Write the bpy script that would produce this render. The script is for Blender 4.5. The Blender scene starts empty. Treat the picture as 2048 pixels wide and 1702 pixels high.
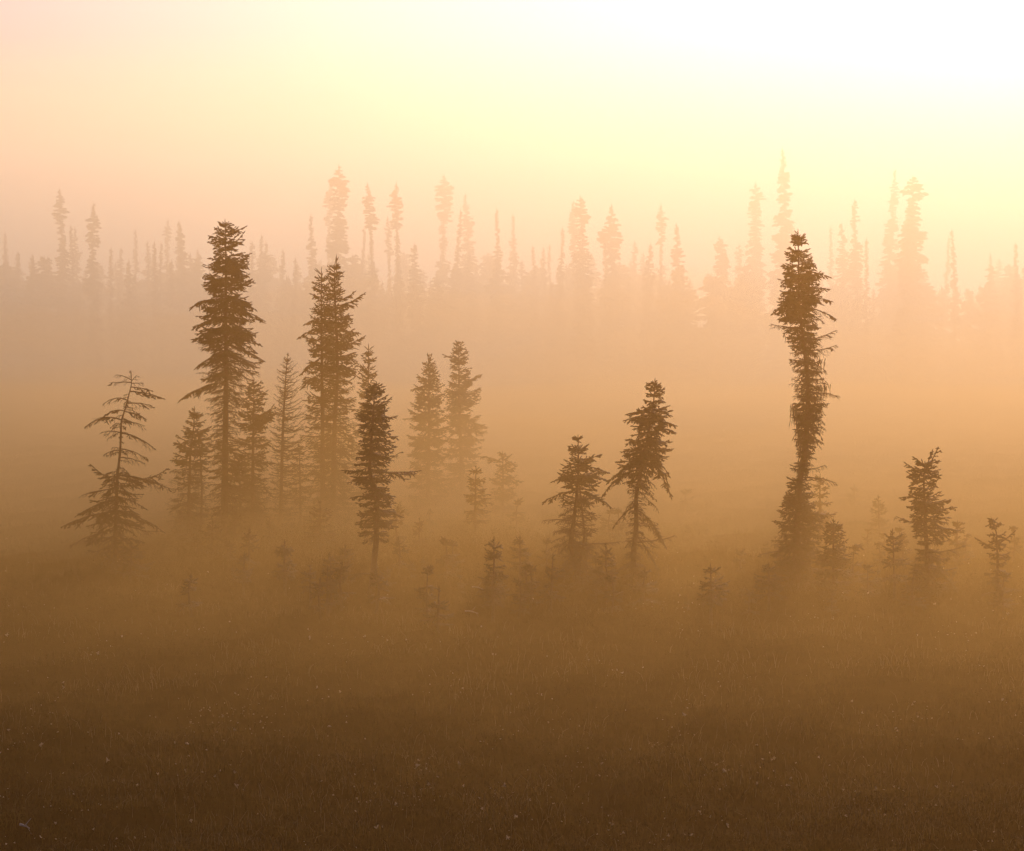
import bpy, math
import numpy as np
from mathutils import Vector

# ------------------------------------------------------------------ camera, sky, sun, exposure
sc = bpy.context.scene
COL = sc.collection
F, W, HPX, YH = 5807.0, 2048.0, 1702.0, 520.0     # focal length and picture size in photo pixels, horizon row
CAM_H = 9.0
PITCH = math.atan((HPX / 2 - YH) / F)

cd = bpy.data.cameras.new('camera')
cam = bpy.data.objects.new('camera', cd)
COL.objects.link(cam)
sc.camera = cam
cam.location = (0, 0, CAM_H)
cam.rotation_euler = (math.radians(90) - PITCH, 0, 0)
cd.sensor_fit = 'HORIZONTAL'
cd.angle = 2 * math.atan(W / 2 / F)
cd.clip_end = 3000

SUN_EL, SUN_AZ = math.radians(20.68), math.radians(13.29)
world = bpy.data.worlds.new('World')
sc.world = world
world.use_nodes = True
wn = world.node_tree
sky = wn.nodes.new('ShaderNodeTexSky')
sky.sky_type = 'NISHITA'
sky.sun_disc = False
sky.sun_elevation = SUN_EL
sky.sun_rotation = SUN_AZ
sky.dust_density = 2.89
sky.air_density = 1.130
sky.ozone_density = 1.35
warm = wn.nodes.new('ShaderNodeMixRGB')           # the warm pinkish cast of the sunrise over the whole sky
warm.blend_type = 'MULTIPLY'
warm.inputs[0].default_value = 1.0
warm.inputs[2].default_value = (0.82, 0.645, 0.89, 1)
wn.links.new(sky.outputs[0], warm.inputs[1])
wn.links.new(warm.outputs[0], wn.nodes['Background'].inputs[0])
wn.nodes['Background'].inputs[1].default_value = 0.0500

sl = bpy.data.lights.new('sun', 'SUN')
sun = bpy.data.objects.new('sun', sl)
COL.objects.link(sun)
sl.energy = 2.223
sl.angle = math.radians(14)          # a sun veiled by the fog
sl.color = (1.0, 0.685, 0.560)
sd = Vector((math.sin(SUN_AZ) * math.cos(SUN_EL), math.cos(SUN_AZ) * math.cos(SUN_EL), math.sin(SUN_EL)))
sun.rotation_euler = sd.to_track_quat('Z', 'Y').to_euler()
sun.location = sd * 200

sc.view_settings.view_transform = 'Standard'
sc.view_settings.look = 'None'
sc.view_settings.gamma = 1
sc.view_settings.use_curve_mapping = False
sc.view_settings.exposure = 0.53
sc.cycles.max_bounces = 4
sc.cycles.diffuse_bounces = 2
sc.cycles.transmission_bounces = 2
sc.cycles.volume_bounces = 0
sc.cycles.use_denoising = True

HAZE = dict(density=0.0022, color=(1.0, 0.590, 0.170), absorb=0.894, g=0.801)
MIST = dict(density=0.0037, color=(1.0, 0.645, 0.190), absorb=0.000, g=0.750)
FOG = dict(density=0.0138, color=(1.0, 0.890, 0.570), absorb=0.296, g=0.610)
HAZE_TOP = 21.1

# ------------------------------------------------------------------ helpers
cP, sP = math.cos(PITCH), math.sin(PITCH)

def ray(px, py):
    a, b = (px - W / 2) / F, -(py - HPX / 2) / F
    return np.array([a, cP + b * sP, -sP + b * cP])

def at(px, py, D):
    """the point at ground distance D (along y) that the photo shows at px, py"""
    d = ray(px, py)
    return np.array([0, 0, CAM_H]) + d * (D / d[1])

def px_of(p):
    q = p - np.array([0, 0, CAM_H])
    yy = q[1] * cP - q[2] * sP
    zz = q[1] * sP + q[2] * cP
    return W / 2 + F * q[0] / yy, HPX / 2 - F * zz / yy

def ground_z(x, y):
    x, y = np.asarray(x, float), np.asarray(y, float)
    z = 0.12 * np.sin(x * .9 + 1.3 * np.sin(y * .35)) * np.cos(y * .62 + .7 * np.sin(x * .5))
    z = z + 0.09 * np.sin(x * 2.3 + y * 1.1 + 2 * np.sin(x * .31)) * np.sin(y * 1.9 - x * .7)
    z = z + 0.035 * np.sin(x * 5.1 - y * 2.7) * np.sin(y * 4.3 + x * 1.6)
    z = z + 0.12 * np.sin(x * .13 + 1.0) * np.sin(y * .09 + x * .04)
    return z

def ground_at(px, py):
    d = ray(px, py)
    p = np.array([0, 0, CAM_H]) + d * (-CAM_H / d[2])
    for _ in range(6):
        z = float(ground_z(p[0], p[1]))
        p = np.array([0, 0, CAM_H]) + d * ((z - CAM_H) / d[2])
    return p

def mesh_obj(name, verts, faces3=None, faces4=None, mat=None, parent=None, smooth=False):
    me = bpy.data.meshes.new(name)
    nv = len(verts)
    loops, starts, n = [], [], 0
    if faces4 is not None and len(faces4):
        loops.append(np.asarray(faces4).ravel()); starts.append(np.arange(len(faces4)) * 4); n = len(faces4) * 4
    if faces3 is not None and len(faces3):
        loops.append(np.asarray(faces3).ravel()); starts.append(n + np.arange(len(faces3)) * 3)
    loops = np.concatenate(loops).astype(np.int32); starts = np.concatenate(starts).astype(np.int32)
    me.vertices.add(nv)
    me.vertices.foreach_set('co', np.ascontiguousarray(verts, dtype=np.float32).ravel())
    me.loops.add(len(loops))
    me.loops.foreach_set('vertex_index', loops)
    me.polygons.add(len(starts))
    me.polygons.foreach_set('loop_start', starts)
    if smooth:
        me.polygons.foreach_set('use_smooth', np.ones(len(starts), dtype=bool))
    me.update(calc_edges=True)
    if mat: me.materials.append(mat)
    o = bpy.data.objects.new(name, me)
    COL.objects.link(o)
    if parent: o.parent = parent
    return o

def norm(v):
    return v / np.maximum(np.linalg.norm(v, axis=-1, keepdims=True), 1e-9)

def frames(d):
    ref = np.where(np.abs(d[:, 2:3]) > .9, np.array([[1., 0, 0]]), np.array([[0, 0, 1.]]))
    u = norm(np.cross(d, ref))
    return u, np.cross(d, u)

class Geo:
    """collects tubes, spindles and loose faces that become ONE mesh"""
    def __init__(s): s.v, s.f3, s.f4, s.n = [], [], [], 0
    def add(s, v, f3=None, f4=None):
        if f3 is not None and len(f3): s.f3.append(np.asarray(f3) + s.n)
        if f4 is not None and len(f4): s.f4.append(np.asarray(f4) + s.n)
        s.v.append(np.asarray(v, float)); s.n += len(v)
    def tubes(s, p0, p1, r0, r1, k=4):
        p0, p1 = np.atleast_2d(p0), np.atleast_2d(p1); m = len(p0)
        if m == 0: return
        r0 = np.broadcast_to(r0, m); r1 = np.broadcast_to(r1, m)
        u, w = frames(norm(p1 - p0))
        a = np.arange(k) / k * 2 * math.pi
        c = u[:, None] * np.cos(a)[None, :, None] + w[:, None] * np.sin(a)[None, :, None]
        V = np.concatenate([p0[:, None] + c * r0[:, None, None], p1[:, None] + c * r1[:, None, None]], 1)
        i = np.arange(k); j = (i + 1) % k
        q = np.stack([i, j, j + k, i + k], 1)
        s.add(V.reshape(-1, 3), f4=(q[None] + (np.arange(m) * 2 * k)[:, None, None]).reshape(-1, 4))
    def spindles(s, p0, p1, r, k=3):
        p0, p1 = np.atleast_2d(p0), np.atleast_2d(p1); m = len(p0)
        if m == 0: return
        r = np.broadcast_to(r, m)
        u, w = frames(norm(p1 - p0))
        a = np.arange(k) / k * 2 * math.pi
        c = u[:, None] * np.cos(a)[None, :, None] + w[:, None] * np.sin(a)[None, :, None]
        d = (p1 - p0)[:, None]
        V = np.concatenate([p0[:, None] + c * (r * .6)[:, None, None],
                            p0[:, None] + d * .62 + c * r[:, None, None], (p0 + (p1 - p0) * 1.08)[:, None]], 1)
        i = np.arange(k); j = (i + 1) % k
        q = np.stack([i, j, j + k, i + k], 1); t = np.stack([i + k, j + k, np.full(k, 2 * k)], 1)
        off = (np.arange(m) * (2 * k + 1))[:, None, None]
        s.add(V.reshape(-1, 3), (t[None] + off).reshape(-1, 3), (q[None] + off).reshape(-1, 4))
    def path(s, pts, rad, k=7):
        """one continuous tube along pts"""
        pts = np.asarray(pts, float); rad = np.asarray(rad, float); m = len(pts)
        d = norm(np.gradient(pts, axis=0)); u, w = frames(d)
        a = np.arange(k) / k * 2 * math.pi
        V = pts[:, None] + (u[:, None] * np.cos(a)[None, :, None] + w[:, None] * np.sin(a)[None, :, None]) * rad[:, None, None]
        i = np.arange(k); j = (i + 1) % k
        q = np.stack([i, j, j + k, i + k], 1)
        s.add(V.reshape(-1, 3), f4=(q[None] + (np.arange(m - 1) * k)[:, None, None]).reshape(-1, 4))
    def build(s, name, mat, parent=None, smooth=False):
        if not s.v: return None
        return mesh_obj(name, np.concatenate(s.v), np.concatenate(s.f3) if s.f3 else None,
                        np.concatenate(s.f4) if s.f4 else None, mat, parent, smooth)

def empty(name, loc, label, cat, group=None):
    o = bpy.data.objects.new(name, None)
    COL.objects.link(o)
    o.location = loc
    o['label'] = label; o['category'] = cat
    if group: o['group'] = group
    return o

# ------------------------------------------------------------------ materials
def mat_noise(name, c0, c1, scale, rough=.8, bump=0, detail=4, trans=0.0, spec=.25):
    m = bpy.data.materials.new(name); m.use_nodes = True
    nt = m.node_tree; b = nt.nodes['Principled BSDF']
    tc = nt.nodes.new('ShaderNodeTexCoord')
    n = nt.nodes.new('ShaderNodeTexNoise'); n.inputs['Scale'].default_value = scale; n.inputs['Detail'].default_value = detail
    r = nt.nodes.new('ShaderNodeValToRGB')
    r.color_ramp.elements[0].position = .35; r.color_ramp.elements[1].position = .68
    r.color_ramp.elements[0].color = (*c0, 1); r.color_ramp.elements[1].color = (*c1, 1)
    nt.links.new(tc.outputs['Object'], n.inputs['Vector'])
    nt.links.new(n.outputs['Fac'], r.inputs['Fac'])
    nt.links.new(r.outputs['Color'], b.inputs['Base Color'])
    b.inputs['Roughness'].default_value = rough
    b.inputs['Specular IOR Level'].default_value = spec
    if bump:
        bp = nt.nodes.new('ShaderNodeBump'); bp.inputs['Strength'].default_value = bump; bp.inputs['Distance'].default_value = .05
        nt.links.new(n.outputs['Fac'], bp.inputs['Height']); nt.links.new(bp.outputs['Normal'], b.inputs['Normal'])
    if trans:
        t = nt.nodes.new('ShaderNodeBsdfTranslucent'); mx = nt.nodes.new('ShaderNodeMixShader')
        mx.inputs[0].default_value = trans
        nt.links.new(r.outputs['Color'], t.inputs['Color'])
        nt.links.new(b.outputs[0], mx.inputs[1]); nt.links.new(t.outputs[0], mx.inputs[2])
        nt.links.new(mx.outputs[0], nt.nodes['Material Output'].inputs['Surface'])
    return m

M_NEEDLE = mat_noise('spruce_needles', (.030, .036, .016), (.060, .062, .028), 3.0, .75)
M_BARK = mat_noise('spruce_bark', (.045, .034, .024), (.10, .078, .055), 14.0, .9, .5)
M_TWIG = mat_noise('dead_twig', (.05, .04, .03), (.09, .075, .055), 6.0, .9)
M_LICHEN = mat_noise('beard_lichen', (.06, .062, .035), (.11, .105, .06), 8.0, .9)
M_PEAT = mat_noise('bog_ground', (.012, .0078, .0012), (.030, .020, .004), 1.7, 1.0, .8, 9, 0, 0.0)
M_SEDGE = mat_noise('sedge_blades', (.012, .0085, .0012), (.095, .066, .013), .9, .9, 0, 5, .25, .03)
M_LEAF = mat_noise('dwarf_shrub_leaves', (.014, .0105, .002), (.036, .026, .006), .8, .9, 0, 5, .08, .03)
M_STRAW = mat_noise('dead_straw', (.16, .12, .06), (.34, .27, .15), .9, .8, 0, 4, .4, .1)
M_COTTON = mat_noise('cotton_bristles', (.52, .43, .28), (.72, .62, .44), 5.0, .8, 0, 3, .5)
M_STICK = mat_noise('weathered_wood', (.28, .25, .21), (.45, .41, .35), 12.0, .8, .3)

def mat_volume(name, P):
    m = bpy.data.materials.new(name); m.use_nodes = True
    nt = m.node_tree
    nt.nodes.remove(nt.nodes['Principled BSDF'])
    v = nt.nodes.new('ShaderNodeVolumePrincipled')
    v.inputs['Color'].default_value = (*P['color'], 1)
    v.inputs['Density'].default_value = P['density']
    v.inputs['Anisotropy'].default_value = P['g']
    a = P['absorb'] ** 2                       # the node takes the square root itself
    v.inputs['Absorption Color'].default_value = (a, a, a, 1)
    nt.links.new(v.outputs[0], nt.nodes['Material Output'].inputs['Volume'])
    return m

# ------------------------------------------------------------------ ground and air
def build_ground():
    ys = [-30.0]
    while ys[-1] < 700:
        y = ys[-1]; ys.append(y + (6 if y < 30 else max(.35, (y - 12) * .011)))
    ys = np.array(ys); nx = 240
    t = np.linspace(-1, 1, nx); t = np.sign(t) * (0.45 * np.abs(t) + 0.55 * np.abs(t) ** 2.2)
    half = 60 + .6 * np.clip(ys, 0, None)
    X = t[None] * half[:, None]; Y = np.repeat(ys[:, None], nx, 1)
    Z = ground_z(X, Y)
    V = np.stack([X, Y, Z], -1).reshape(-1, 3)
    i = np.arange(len(ys) - 1)[:, None] * nx + np.arange(nx - 1)[None]
    f = np.stack([i, i + 1, i + 1 + nx, i + nx], -1).reshape(-1, 4)
    o = mesh_obj('ground', V, None, f, M_PEAT, None, True)
    o['kind'] = 'structure'

def build_haze():
    x, y0, y1, z0, z1 = 520, -40, 715, -1.6, HAZE_TOP
    V = [(sx * x, y, z) for z in (z0, z1) for y in (y0, y1) for sx in (-1, 1)]
    f = [(0, 2, 3, 1), (4, 5, 7, 6), (0, 1, 5, 4), (2, 6, 7, 3), (0, 4, 6, 2), (1, 3, 7, 5)]
    o = mesh_obj('haze', np.array(V, float), None, np.array(f), mat_volume('haze_air', HAZE))
    o['kind'] = 'stuff'
    o['label'] = 'warm golden morning haze filling the air over the bog'

def build_fog(name, label, mat, Y0, Y1, TOP, END, amp, seed, taper=40):
    """a bank of fog lying on the bog: a lip that rises from Y0 to Y1, then an uneven top out to END"""
    ys = np.concatenate([np.linspace(Y0, Y1, 30), np.linspace(Y1 + 3, END, 50)])
    nx = 70
    t = np.linspace(-1, 1, nx)
    X = t[None] * (40 + .5 * ys)[:, None]; Y = np.repeat(ys[:, None], nx, 1)
    u = np.clip((Y - Y0) / (Y1 - Y0), 0, 1)
    wob = .5 * np.sin(X * .17 + seed + 1.7 * np.sin(Y * .06)) * np.sin(Y * .11 + .8 * np.sin(X * .09)) + .35 * np.sin(X * .39 + Y * .23) * np.sin(Y * .27 - X * .12 + seed)
    end = np.clip((END - Y) / taper, 0, 1)
    side = np.clip((1 - np.abs(t)) / .08, 0, 1)[None]
    Z = -.5 + (TOP + .5) * u * (1 + amp * wob) * end * side + .02
    top = np.stack([X, Y, Z], -1).reshape(-1, 3); bot = np.stack([X, Y, np.full_like(X, -.7)], -1).reshape(-1, 3)
    n = len(top); ny = len(ys)
    i = (np.arange(ny - 1)[:, None] * nx + np.arange(nx - 1)[None])
    ft = np.stack([i, i + 1, i + 1 + nx, i + nx], -1).reshape(-1, 4)
    fb = ft[:, ::-1] + n
    r = np.arange(nx - 1); c = np.arange(ny - 1) * nx
    w = [np.stack([r, r + n, r + 1 + n, r + 1], 1),
         np.stack([r + (ny - 1) * nx, r + 1 + (ny - 1) * nx, r + 1 + (ny - 1) * nx + n, r + (ny - 1) * nx + n], 1),
         np.stack([c, c + nx, c + nx + n, c + n], 1),
         np.stack([c + nx - 1, c + nx - 1 + n, c + 2 * nx - 1 + n, c + 2 * nx - 1], 1)]
    o = mesh_obj(name, np.concatenate([top, bot]), None, np.concatenate([ft, fb] + w), mat, None, True)
    o['kind'] = 'stuff'
    o['label'] = label

build_ground()
build_haze()
MM = mat_volume('ground_mist_air', MIST)
# the mist thins out upwards: several sheets of it lie one within the other
for q, (top, y0, y1, end, word) in enumerate([(1.7, 41, 60, 190, 'lowest'), (3.0, 43, 68, 230, 'second lowest'), (4.3, 45, 76, 215, 'middle'), (5.6, 48, 84, 200, 'second highest'), (7.2, 52, 92, 235, 'highest')]):
    build_fog('ground_mist', word + ' sheet of ground mist lying over the bog around the near trees', MM, y0, y1, top, end, .30, 1.3 * q, 100)
build_fog('fog_bank', 'pale deep fog bank behind the near trees', mat_volume('fog_bank_air', FOG), 84.0, 135.0, 19.3, 338.0, .02, 2.0)

# ------------------------------------------------------------------ spruce building
def bez(p0, p1, sag, n, rng, wob=.03):
    """a limb from p0 to p1; sag < 0 hangs below the straight line, > 0 arches above it"""
    s = np.linspace(0, 1, n)[:, None]
    L = np.linalg.norm(p1 - p0)
    pts = p0 + (p1 - p0) * s
    pts[:, 2:3] += sag * L * 4 * s * (1 - s)
    pts[1:-1] += rng.normal(0, wob * L, (n - 2, 3)) * np.array([.5, .7, .5])
    return pts

def along(pts, s):
    x = s * (len(pts) - 1); i = np.clip(x.astype(int), 0, len(pts) - 2); f = (x - i)[:, None]
    return pts[i] * (1 - f) + pts[i + 1] * f, norm(pts[i + 1] - pts[i])

def limb(wood, leaf, pts, r0, live, rng, k=1.0, fine=1.0, hang=.25, spread=1.0):
    """wood and needle shoots of one limb along pts. live = share of the twigs that carry needles"""
    L = np.linalg.norm(np.diff(pts, axis=0), axis=1).sum()
    n = len(pts)
    rad = r0 * (1 - .8 * np.linspace(0, 1, n)) + .0025
    wood.tubes(pts[:-1], pts[1:], rad[:-1], rad[1:], 4)
    m = max(3, int(L * .85 / (.052 * fine)))
    s = .12 + .88 * (np.arange(m) + rng.uniform(0, 1, m)) / m
    s = np.clip(s, 0, 1)
    p, t = along(pts, s)
    up = np.array([[0, 0, 1.]])
    side = norm(np.cross(t, up)) * np.where(np.arange(m) % 2, 1, -1)[:, None]
    ll = (.12 + .42 * spread * L * (1 - s) ** .8) * np.minimum(1, s / .22) * rng.uniform(.55, 1.15, m) * k
    ll = np.clip(ll, .06, .75)
    d = norm(t * rng.uniform(.5, .95, (m, 1)) + side * rng.uniform(.5, .9, (m, 1)) + up * rng.normal(-hang, .22, (m, 1)))
    e = p + d * ll[:, None]
    e[:, 2] -= hang * .25 * ll
    lv = rng.uniform(0, 1, m) < live
    # dead twigs: thin, forked
    dead = ~lv
    if dead.any():
        pd, ed, ldd = p[dead], e[dead], ll[dead]
        md = (pd + ed) / 2 + rng.normal(0, .07, (len(pd), 3)) * ldd[:, None]
        wood.tubes(pd, md, .0065, .005, 3); wood.tubes(md, ed, .005, .003, 3)
        for _ in range(2):
            w = norm((ed - pd) + rng.normal(0, .55, (len(pd), 3)) * ldd[:, None] + np.array([[0, 0, -.1]]))
            wood.tubes(md, md + w * (ldd * rng.uniform(.3, .7, len(pd)))[:, None], .0045, .003, 3)
    if lv.any():
        pl, el, l2 = p[lv], e[lv], ll[lv]
        mid = pl * .5 + el * .5 + rng.normal(0, .02, pl.shape)
        rr = rng.uniform(.016, .026, len(pl)) * min(1.25, .8 + .25 * k)
        leaf.spindles(pl, mid, rr * .95); leaf.spindles(mid, el, rr)
        big = l2 > .13
        for q in range(6):
            sel = big & (l2 > .13 + .09 * (q // 2))
            if not sel.any(): break
            f = rng.uniform(.2, .85, sel.sum())[:, None]
            b0 = pl[sel] + (el[sel] - pl[sel]) * f
            dd = norm(el[sel] - pl[sel]); sd_ = norm(np.cross(dd, up)) * (1 if q % 2 else -1)
            w = norm(dd * .75 + sd_ * .6 + rng.normal(0, .25, dd.shape) + np.array([[0, 0, -.12]]))
            leaf.spindles(b0, b0 + w * (np.clip(l2[sel] * .5, .07, .2) * rng.uniform(.7, 1.2, sel.sum()))[:, None], rr[sel] * .78)
    if live > .3:
        # needles on the limb itself and its end shoot
        s2 = np.linspace(.35, 1, max(3, int(L / .13)))
        q, tq = along(pts, s2)
        leaf.spindles(q[:-1], q[1:], .021)
        leaf.spindles(q[-1:], q[-1:] + tq[-1:] * rng.uniform(.08, .14), .019)

def interp(tab, y):
    tab = np.array(sorted(tab), float)
    return [np.interp(y, tab[:, 0], tab[:, c]) for c in range(1, tab.shape[1])]

def spruce(label, trunk, env=(), fol=((0, 1),), rise=None, step=.17, per=6, boughs=(), trunk2=None, tops=(), rb=.09, D=None,
           seed=0, lichen=None, group='spruces standing in the misty bog', name='black_spruce', fine=1.0, k=1.0, hang=.25, leader=.28,
           cat='tree', spread=1.0, moss=None, whisk=()):
    """trunk: photo points from the tip down to the foot; env: (row, left, right) outline of the crown;
    fol: (row, share of live needles); rise: (row, slope at the trunk, upturn at the tip); boughs: limbs that stand out"""
    rng = np.random.default_rng(1000 + seed)
    foot = ground_at(*trunk[-1]) if D is None else at(trunk[-1][0], trunk[-1][1], D)
    D = foot[1]
    base = np.array([foot[0], foot[1], float(ground_z(foot[0], foot[1])) - .05])
    root = empty(name, base, label, cat, group)
    P = np.array([at(x, y, D) for x, y in trunk]); P[-1] = base
    P[1:-1, 1] += rng.normal(0, .05, len(P) - 2)
    rows = np.array([y for _, y in trunk], float)
    # trunk, resampled
    tt = np.linspace(0, 1, max(14, len(P) * 4)); seg = np.linspace(0, 1, len(P))
    TP = np.stack([np.interp(tt, seg, P[:, c]) for c in range(3)], 1)
    Ht = P[0, 2] - base[2]
    hh = np.clip((TP[:, 2] - base[2]) / Ht, 0, 1)
    TR = rb * (1 - hh) ** .85 * (1 + .25 * np.clip(.06 - hh, 0, 1) / .06) + .007
    TR *= 1 + .07 * np.sin(np.arange(len(TR)) * 2.1 + seed)
    tr = Geo(); tr.path(TP - base, TR, 8)
    trunk_o = tr.build('trunk', M_BARK, root, True)
    def stem(zz):                              # trunk centre at a height
        return np.array([np.interp(zz, TP[::-1, 2], TP[::-1, 0]), np.interp(zz, TP[::-1, 2], TP[::-1, 1]), zz])
    if trunk2:
        Q = np.array([at(x, y, D - .05) for x, y in trunk2]); ss = np.linspace(0, 1, len(Q)); t2 = np.linspace(0, 1, 20)
        Q = np.stack([np.interp(t2, ss, Q[:, c]) for c in range(3)], 1)
        g = Geo(); g.path(Q - base, np.linspace(.25 * rb, .62 * rb, 20), 7); g.build('second_trunk', M_BARK, root, True)
    wood, leaf = Geo(), Geo()
    # leader shoot and extra tops
    if leader:
        leaf.spindles(P[:1] - base - [[0, 0, leader * .9]], P[:1] - base + [[0, 0, .02]], .017)
        for q in range(5):
            z0 = P[0] - base - np.array([0, 0, leader * rng.uniform(.35, 1.1)])
            a = rng.uniform(0, 6.28); L = leader * rng.uniform(.25, .5)
            leaf.spindles(z0[None], (z0 + np.array([math.cos(a) * L, math.sin(a) * L, L * .75]))[None], .018)
    for (x, y, x0, y0) in tops:
        a, b = at(x0, y0, D) - base, at(x, y, D) - base
        pts = bez(a, b, 0, 4, rng, .01); wood.tubes(pts[:-1], pts[1:], .014, .008, 4)
        leaf.spindles(pts[:-1], pts[1:], .024)
        for q in range(7):
            f = rng.uniform(.1, .8); p0 = a + (b - a) * f; an = rng.uniform(0, 6.28); L = .22 * (1.1 - f)
            leaf.spindles(p0[None], (p0 + np.array([math.cos(an) * L, math.sin(an) * L, L * .6]))[None], .022)
    if env:
        env = list(env)
        y0, y1 = min(e[0] for e in env), max(e[0] for e in env)
        zt, zb = at(trunk[0][0], y0, D)[2], at(trunk[0][0], y1, D)[2]
        rise = rise or ((y0, .75, .0), (y0 + .25 * (y1 - y0), .05, .22), (y1, -.55, .30))
        nw = max(3, int((zt - zb) / (step * 1.2)))
        for w in range(nw):
            zc = zt - (w + rng.uniform(.1, .9)) * (zt - zb) / nw
            ph0 = rng.uniform(0, 6.28)
            for q in range(per):
                zz = zc + rng.normal(0, step * .22)
                s0 = stem(min(zz, P[0, 2]))
                row = px_of(np.array([s0[0], D, zz]))[1]
                row = min(max(row, y0), y1)
                lx, rx = interp(env, row)
                xl = s0[0] - at(lx, row, D)[0]; xr = at(rx, row, D)[0] - s0[0]
                xl, xr = max(xl, .06), max(xr, .06)
                ph = ph0 + q / per * 6.283 + rng.normal(0, .25)
                c, s_ = math.cos(ph), math.sin(ph)
                ax = xr if c > 0 else xl
                ay = max(.5 * (xl + xr), .08)
                r = 1 / math.sqrt((c / ax) ** 2 + (s_ / ay) ** 2) * rng.choice([rng.uniform(.45, .78), rng.uniform(.84, 1.06)], p=[.44, .56])
                f = interp(fol, row)[0]
                live = f if rng.uniform() < .35 + .65 * f else f * .25
                a, b = interp(rise, row)
                a += rng.normal(0, .12)
                zo = zz - r * (a + b)
                zo = min(max(zo, base[2] + .1), P[0, 2] - .03)
                st = stem(zo)
                s1 = np.linspace(0, 1, 6)[:, None]
                dirn = np.array([c, s_, 0])
                tip = np.array([s0[0], s0[1], 0]) + dirn * r; tip[2] = zz
                mid_xy = np.array([st[0], st[1]])
                pts = np.empty((6, 3))
                pts[:, :2] = mid_xy + (tip[:2] - mid_xy) * s1
                pts[:, 2:] = zo + (zz - zo) * s1 + r * b * (s1 * s1 - s1)
                pts[1:] += rng.normal(0, .025 * r, (5, 3))
                limb(wood, leaf, pts - base, .006 + .012 * r, live, rng, k, fine, hang, spread)
    for (y0, y1, hl, hr, n, live, droop) in whisk:          # fine drooping twigs straight off the stem
        for q in range(n):
            zz = at(trunk[0][0], rng.uniform(y0, y1), D)[2]
            st = stem(min(zz, P[0, 2])); ph = rng.uniform(0, 6.283)
            r = (hr if math.cos(ph) > 0 else hl) * D / F * rng.uniform(.45, 1.1)
            tip = st + np.array([math.cos(ph) * r, math.sin(ph) * r, -droop * r + rng.normal(0, .15 * r)])
            limb(wood, leaf, bez(st, tip, rng.uniform(.0, .14), 5, rng, .04) - base, .007, live, rng, .55, .8, .45, .8)
    wood.build('limbs', M_TWIG, root)
    leaf.build('crown', M_NEEDLE, root)
    # limbs that stand out on their own
    for (x0, y0, x1, y1, sag, live) in boughs:
        w, l = Geo(), Geo()
        z0 = at(x0, y0, D)[2]
        st = stem(z0)
        tip = at(x1, y1, D)
        L = np.linalg.norm(tip - st)
        tip[1] += rng.uniform(-.3, .3) * L
        pts = bez(st, tip, sag, 8, rng, .012)
        limb(w, l, pts - base, .008 + .011 * L, live, rng, k, fine, hang, spread * .8)
        b = w.build('bough', M_TWIG, root)
        if l.v and b: l.build('needle_spray', M_NEEDLE, b)
    if moss:                                   # ragged lichen sleeve on the stem
        g = Geo()
        for (y0, y1, x0, x1, n) in moss:
            for q in range(n):
                y = rng.uniform(y0, y1); x = rng.uniform(x0, x1)
                p = at(x, y, D); c = stem(p[2]); rad = abs(p[0] - c[0])
                p[1] = c[1] + rng.uniform(-1, 1) * rad
                L = rng.uniform(.06, .2)
                q2 = p + np.array([rng.normal(0, .05), rng.normal(0, .05), -L])
                g.spindles((p - base)[None], (q2 - base)[None], rng.uniform(.008, .02))
        g.build('lichen_sleeve', M_LICHEN, root)
    if lichen:                                 # hanging beards
        for (x, y, ln, wd, n) in lichen:
            g = Geo()
            for q in range(n):
                p = at(x + rng.normal(0, wd), y + rng.uniform(-4, 6), D); p[1] += rng.normal(0, .06)
                L = ln * rng.uniform(.4, 1.1)
                m_ = p + np.array([rng.normal(0, .03), rng.normal(0, .03), -L * .5]); e = m_ + np.array([rng.normal(0, .03), 0, -L * .5])
                g.tubes((p - base)[None], (m_ - base)[None], .012, .010, 3); g.spindles((m_ - base)[None], (e - base)[None], .010)
            g.build('lichen_beard', M_LICHEN, root)
    return root

# ------------------------------------------------------------------ the near trees, left to right
spruce('spindly half-dead spruce with a bent top and sagging limbs, leftmost of the near trees',
       [(261, 741), (263, 767), (255, 802), (243, 843), (240, 902), (235, 956), (232, 1037), (228, 1150)],
       env=[(960, 205, 268), (1000, 180, 285), (1040, 165, 300), (1075, 160, 310), (1130, 190, 280)], fol=[(960, .55), (1060, .4), (1130, .15)],
       rise=[(960, -.3, .15), (1130, -.5, .2)], step=.2, per=5, rb=.058, seed=1, leader=0, hang=.35, fine=1.2,
       whisk=[(775, 950, 30, 30, 34, .1, .2), (930, 1130, 60, 60, 40, .35, .3)],
       boughs=[(262, 760, 232, 750, .08, 0), (262, 762, 274, 750, .0, 0), (262, 757, 262, 741, 0, 0), (263, 765, 219, 766, .03, .1), (263, 767, 285, 767, .03, .15),
               (263, 774, 301, 781, .03, .6), (262, 783, 322, 796, .05, .95), (256, 801, 205, 809, .16, .25), (255, 806, 305, 811, .04, .1),
               (250, 822, 211, 831, .14, .6), (249, 823, 288, 835, .06, .8), (244, 840, 173, 852, .14, .55), (243, 843, 290, 852, .06, .2),
               (242, 866, 200, 867, .1, .15), (242, 866, 307, 896, .08, .4), (240, 900, 207, 910, .08, .1), (240, 898, 291, 916, .06, .2), (240, 915, 290, 927, .05, .15),
               (237, 952, 185, 931, -.16, .9), (238, 955, 332, 940, -.12, .9), (238, 950, 346, 976, .05, .3), (236, 978, 165, 990, .05, .25),
               (234, 1000, 151, 1033, .06, .6), (233, 1022, 126, 1053, .05, .95), (233, 1020, 325, 1062, .06, .6), (232, 1060, 141, 1091, .06, .2), (231, 1100, 190, 1143, .03, .1)])

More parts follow.
